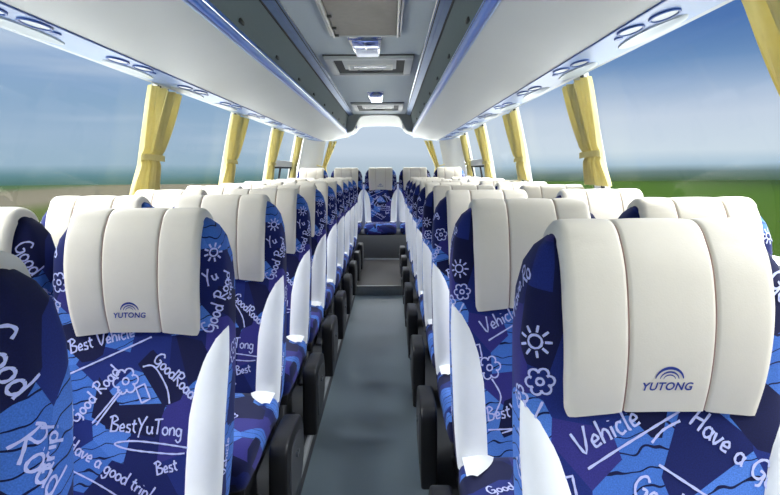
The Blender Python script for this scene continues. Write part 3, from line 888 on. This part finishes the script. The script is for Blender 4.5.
# ------------------------------------------------------------------ curtains
def panel(side, y0t, y1t, y0m, y1m, y0b, y1b, zt, zm, zb, folds, ph):
    mb = MB(); nz, ny = 34, 42; F, B = [], []
    for i in range(nz+1):
        z = zb+(zt-zb)*i/nz
        def ease(t): return t*t*(3-2*t)
        if z > zm: t = ((z-zm)/(zt-zm))**.72; a, b = y0m+(y0t-y0m)*t, y1m+(y1t-y1m)*t
        else: t = ease(min(1, (zm-z)/(zm-zb))); a, b = y0m+(y0b-y0m)*t, y1m+(y1b-y1m)*t
        pinch = math.exp(-((z-zm)/.025)**2)
        rf, rb = [], []
        for j in range(ny+1):
            s = j/ny; y = a+(b-a)*s
            am = .017*(1-.55*pinch)
            d = .038+am*math.sin(2*PI*folds*s+ph+.5*math.sin(z*7))+am*.35*math.sin(2*PI*folds*2.3*s+1+z*5)-.008*pinch
            h = wx(z)-d
            rf.append((XW(side, h), y, H+z)); rb.append((XW(side, h+.004), y, H+z))
        F.append(rf); B.append(rb)
    A = mb.grid(F); C = mb.grid(B, flip=True)
    for i in range(nz):
        mb.face((A[i][0], A[i+1][0], C[i+1][0], C[i][0])); mb.face((A[i][ny], C[i][ny], C[i+1][ny], A[i+1][ny]))
    for j in range(ny):
        mb.face((A[0][j], C[0][j], C[0][j+1], A[0][j+1])); mb.face((A[nz][j], A[nz][j+1], C[nz][j+1], C[nz][j]))
    return mb
for side in (-1, 1):
    nm = 'left' if side < 0 else 'right'
    for k, y in enumerate(PIL[side]):
        if side < 0 and k == 0: continue
        n = k if side < 0 else k+1
        place = {1: 'nearest', 2: 'second nearest', 3: 'third', 4: 'fourth', 5: 'rearmost'}[n] if not (side < 0 and n == 4) else 'rearmost'
        if side > 0 and k == 0: lab = 'yellow curtain cut off at the upper right photo edge'
        else: lab = f'yellow tied curtain on the {place} visible {nm} window pillar'
        c = empty('curtain', (0, 0, 0)); tag(c, lab, 'curtain', f'yellow curtains along the {nm} windows')
        zm = .075; w = 1.0 if k < 4 else .8
        panel(side, y-.13*w, y+.09*w, y-.08*w, y+.055*w, y-.14*w, y+.06*w, .468 if side > 0 else .452, zm, -.135 if side < 0 else -.09, 2.5, .4+k).build('curtain_panel', M['curtain'], c)
        panel(side, y+.12*w, y+.33*w, y+.058*w, y+.20*w, y+.062*w, y+.24*w, .468 if side > 0 else .452, zm, -.135 if side < 0 else -.09, 2.5, 2+k).build('curtain_panel', M['curtain'], c)
        mb = MB()
        hh = wx(zm)-.05; pts = []
        for q in range(24):
            a = 2*PI*q/24; pts.append((XW(side, hh+.024*math.cos(a)), y+.06*w+.152*w*math.sin(a), H+zm+.012*math.sin(a*2)*.3))
        P = [[(p[0], p[1], p[2]-.016) for p in pts], [(p[0]-side*.003*0, p[1], p[2]) for p in pts], [(p[0], p[1], p[2]+.016) for p in pts]]
        mb.grid(P, closeu=True); mb.build('tie_band', M['curtain'], c)
# rear window curtains: swept from the window top towards the corner pillars
for side in (-1, 1):
    nm = 'left' if side < 0 else 'right'
    c = empty('rear_curtain', (0, 0, 0)); tag(c, f'narrow yellow curtain swept aside at the {nm} end of the rear window', 'curtain', 'rear window curtains')
    for q, (ha, hb) in enumerate(((.775, .715), (.705, .655))):
        F, B = [], []
        for i in range(23):
            t = i/22; z = .44-.64*t
            if t < .62: u = t/.62; cx = (ha+hb)/2*(1-u)+(.865-.02*q)*u; w = (ha-hb)/2*(1-u)+.022*u
            else: u = (t-.62)/.38; cx = (.865-.02*q)-.03*u; w = .022+.03*u
            rf, rb = [], []
            for j in range(19):
                s = j/18; hx = cx+w*(1-2*s)
                y = 8.60-.02*q+.014*math.sin(2*PI*2*s+q)
                rf.append((X(side, hx), y, H+z)); rb.append((X(side, hx), y+.004, H+z))
            F.append(rf); B.append(rb)
        mb = MB(); A = mb.grid(F); C = mb.grid(B, flip=True)
        for i in range(22):
            mb.face((A[i][0], A[i+1][0], C[i+1][0], C[i][0])); mb.face((A[i][18], C[i][18], C[i+1][18], A[i+1][18]))
        mb.build('curtain_panel', M['curtain'], c)
    mb = MB(); mb.tube([(X(side, .965), 8.62, H+.08), (X(side, .90), 8.578, H+.06), (X(side, .845), 8.556, H+.055), (X(side, .81), 8.59, H+.065)], .008, 8); mb.build('tie_band', M['curtain'], c)

# ------------------------------------------------------------------ land outside
mb = MB(); g = 12
mb.grid([[(-120+240*i/g, -120+230*j/g, H-2.45) for i in range(g+1)] for j in range(g+1)])
struct(mb.build('ground', M['field']), 'green fields and a pale verge beside the coach')

mb = MB(); mb.box((-10.5, -60, H-2.5), (10.5, 85, H-2.42)); struct(mb.build('ground_bounce_slab', simple('pale_bounce_grey', (158, 158, 154), .9, noise=.08, nscale=.6)), 'added pale slab under the coach, out of view, bounces light upward')  # unseen slab, added to bounce daylight onto the rack undersides and ceiling

# ------------------------------------------------------------------ sky
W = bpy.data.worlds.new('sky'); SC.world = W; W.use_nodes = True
nt = W.node_tree; N, L = nt.nodes, nt.links
bg = N['Background']
tc = N.new('ShaderNodeTexCoord'); sp = N.new('ShaderNodeSeparateXYZ'); L.new(tc.outputs['Generated'], sp.inputs[0])
def mrange(src, a, b, c, d, smooth=False):
    m = N.new('ShaderNodeMapRange'); m.interpolation_type = 'SMOOTHSTEP' if smooth else 'LINEAR'
    for k, v in zip((1, 2, 3, 4), (a, b, c, d)): m.inputs[k].default_value = v
    L.new(src, m.inputs[0]); return m.outputs[0]
# wispy streaks, stretched along the horizon
mp = N.new('ShaderNodeMapping'); mp.inputs['Scale'].default_value = (1.2, 1.0, 13); mp.inputs['Rotation'].default_value = (.05, .12, 0)
L.new(tc.outputs['Generated'], mp.inputs['Vector'])
nz = N.new('ShaderNodeTexNoise'); nz.inputs['Scale'].default_value = 1.6; nz.inputs['Detail'].default_value = 3; nz.inputs['Roughness'].default_value = .45
L.new(mp.outputs['Vector'], nz.inputs['Vector'])
wob = N.new('ShaderNodeMath'); wob.operation = 'MULTIPLY_ADD'; wob.inputs[1].default_value = .03; L.new(nz.outputs['Fac'], wob.inputs[0])
L.new(sp.outputs['Z'], wob.inputs[2])
zz = mrange(wob.outputs[0], -.06+.015, .40+.015, 0, 1)
def ramp(stops):
    r = N.new('ShaderNodeValToRGB'); e = r.color_ramp.elements; f = lambda z: (z+.06)/.46
    e[0].position = f(stops[0][0]); e[0].color = lin(stops[0][1]); e[1].position = f(stops[1][0]); e[1].color = lin(stops[1][1])
    for z, c in stops[2:]:
        k = e.new(f(z)); k.color = lin(c)
    L.new(zz, r.inputs['Fac']); return r.outputs['Color']
right = ramp([(-.06, (58, 84, 48)), (-.022, (78, 104, 78)), (-.010, (108, 132, 132)), (.004, (172, 198, 216)), (.03, (208, 223, 235)), (.085, (200, 214, 232)), (.125, (158, 182, 214)), (.165, (112, 148, 194)), (.225, (74, 114, 176)), (.40, (60, 100, 168))])
left = ramp([(-.06, (70, 98, 80)), (-.025, (78, 116, 108)), (-.010, (104, 144, 152)), (.012, (156, 184, 204)), (.06, (160, 186, 211)), (.11, (142, 173, 205)), (.16, (142, 172, 210)), (.21, (170, 192, 222)), (.40, (150, 178, 214))])
rear = ramp([(-.06, (120, 140, 150)), (-.02, (160, 178, 190)), (.0, (176, 194, 208)), (.03, (192, 208, 224)), (.08, (198, 214, 232)), (.40, (190, 206, 228))])
fx = mrange(sp.outputs['X'], -.05, .05, 0, 1, True)
def mixc(f, a, b):
    m = N.new('ShaderNodeMix'); m.data_type = 'RGBA'; L.new(f, m.inputs[0]); L.new(a, m.inputs[6]); L.new(b, m.inputs[7]); return m.outputs[2]
lr = mixc(fx, left, right)
ab = N.new('ShaderNodeMath'); ab.operation = 'ABSOLUTE'; L.new(sp.outputs['X'], ab.inputs[0])
fr = mrange(ab.outputs[0], .10, .24, 1, 0, True)
sky = mixc(fr, lr, rear)
# thin pale cloud streaks
st = mrange(nz.outputs['Fac'], .56, .78, 0, .35, True)
wh = N.new('ShaderNodeRGB'); wh.outputs[0].default_value = lin((214, 226, 238))
above = mrange(sp.outputs['Z'], .0, .05, 0, 1, True)
stm = N.new('ShaderNodeMath'); stm.operation = 'MULTIPLY'; L.new(st, stm.inputs[0]); L.new(above, stm.inputs[1])
sky = mixc(stm.outputs[0], sky, wh.outputs[0])
# brightness added out of view to light the interior: strong high up, weak ahead
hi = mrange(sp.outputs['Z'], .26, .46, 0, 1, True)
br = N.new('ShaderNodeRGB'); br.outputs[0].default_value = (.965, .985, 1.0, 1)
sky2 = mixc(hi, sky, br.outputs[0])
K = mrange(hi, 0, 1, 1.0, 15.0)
fy = mrange(sp.outputs['Y'], -.75, -.25, 1, 0, True)
up = mrange(sp.outputs['Z'], -.02, .08, 0, 1, True)
fm = N.new('ShaderNodeMath'); fm.operation = 'MULTIPLY'; L.new(fy, fm.inputs[0]); L.new(up, fm.inputs[1])
sky3 = mixc(fm.outputs[0], sky2, br.outputs[0])
K2 = mrange(fm.outputs[0], 0, 1, 0, 1.2)
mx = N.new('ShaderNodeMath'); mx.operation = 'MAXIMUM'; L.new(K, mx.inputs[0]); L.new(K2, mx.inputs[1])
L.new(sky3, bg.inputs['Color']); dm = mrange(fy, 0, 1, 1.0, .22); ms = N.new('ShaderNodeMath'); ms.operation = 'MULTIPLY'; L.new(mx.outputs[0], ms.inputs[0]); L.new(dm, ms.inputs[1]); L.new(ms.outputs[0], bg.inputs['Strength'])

# ------------------------------------------------------------------ camera and view
cd = bpy.data.cameras.new('camera'); cam = bpy.data.objects.new('camera', cd); COL.objects.link(cam)
cam.location = (0, 0, H); cam.rotation_euler = (PI/2, math.radians(.4), 0)
cd.sensor_fit = 'HORIZONTAL'; cd.sensor_width = 36; cd.lens = 570/780*36
cd.shift_y = -77.5/780; cd.clip_start = .02; cd.clip_end = 2000
SC.camera = cam
SC.view_settings.view_transform = 'Standard'; SC.view_settings.look = 'None'
SC.view_settings.gamma = 1; SC.view_settings.exposure = 0.0; SC.view_settings.use_curve_mapping = False
SC.cycles.use_denoising = True
SC.cycles.max_bounces = 10; SC.cycles.diffuse_bounces = 6; SC.cycles.transparent_max_bounces = 24
SC.cycles.caustics_reflective = False; SC.cycles.caustics_refractive = False
SC.cycles.sample_clamp_indirect = 8
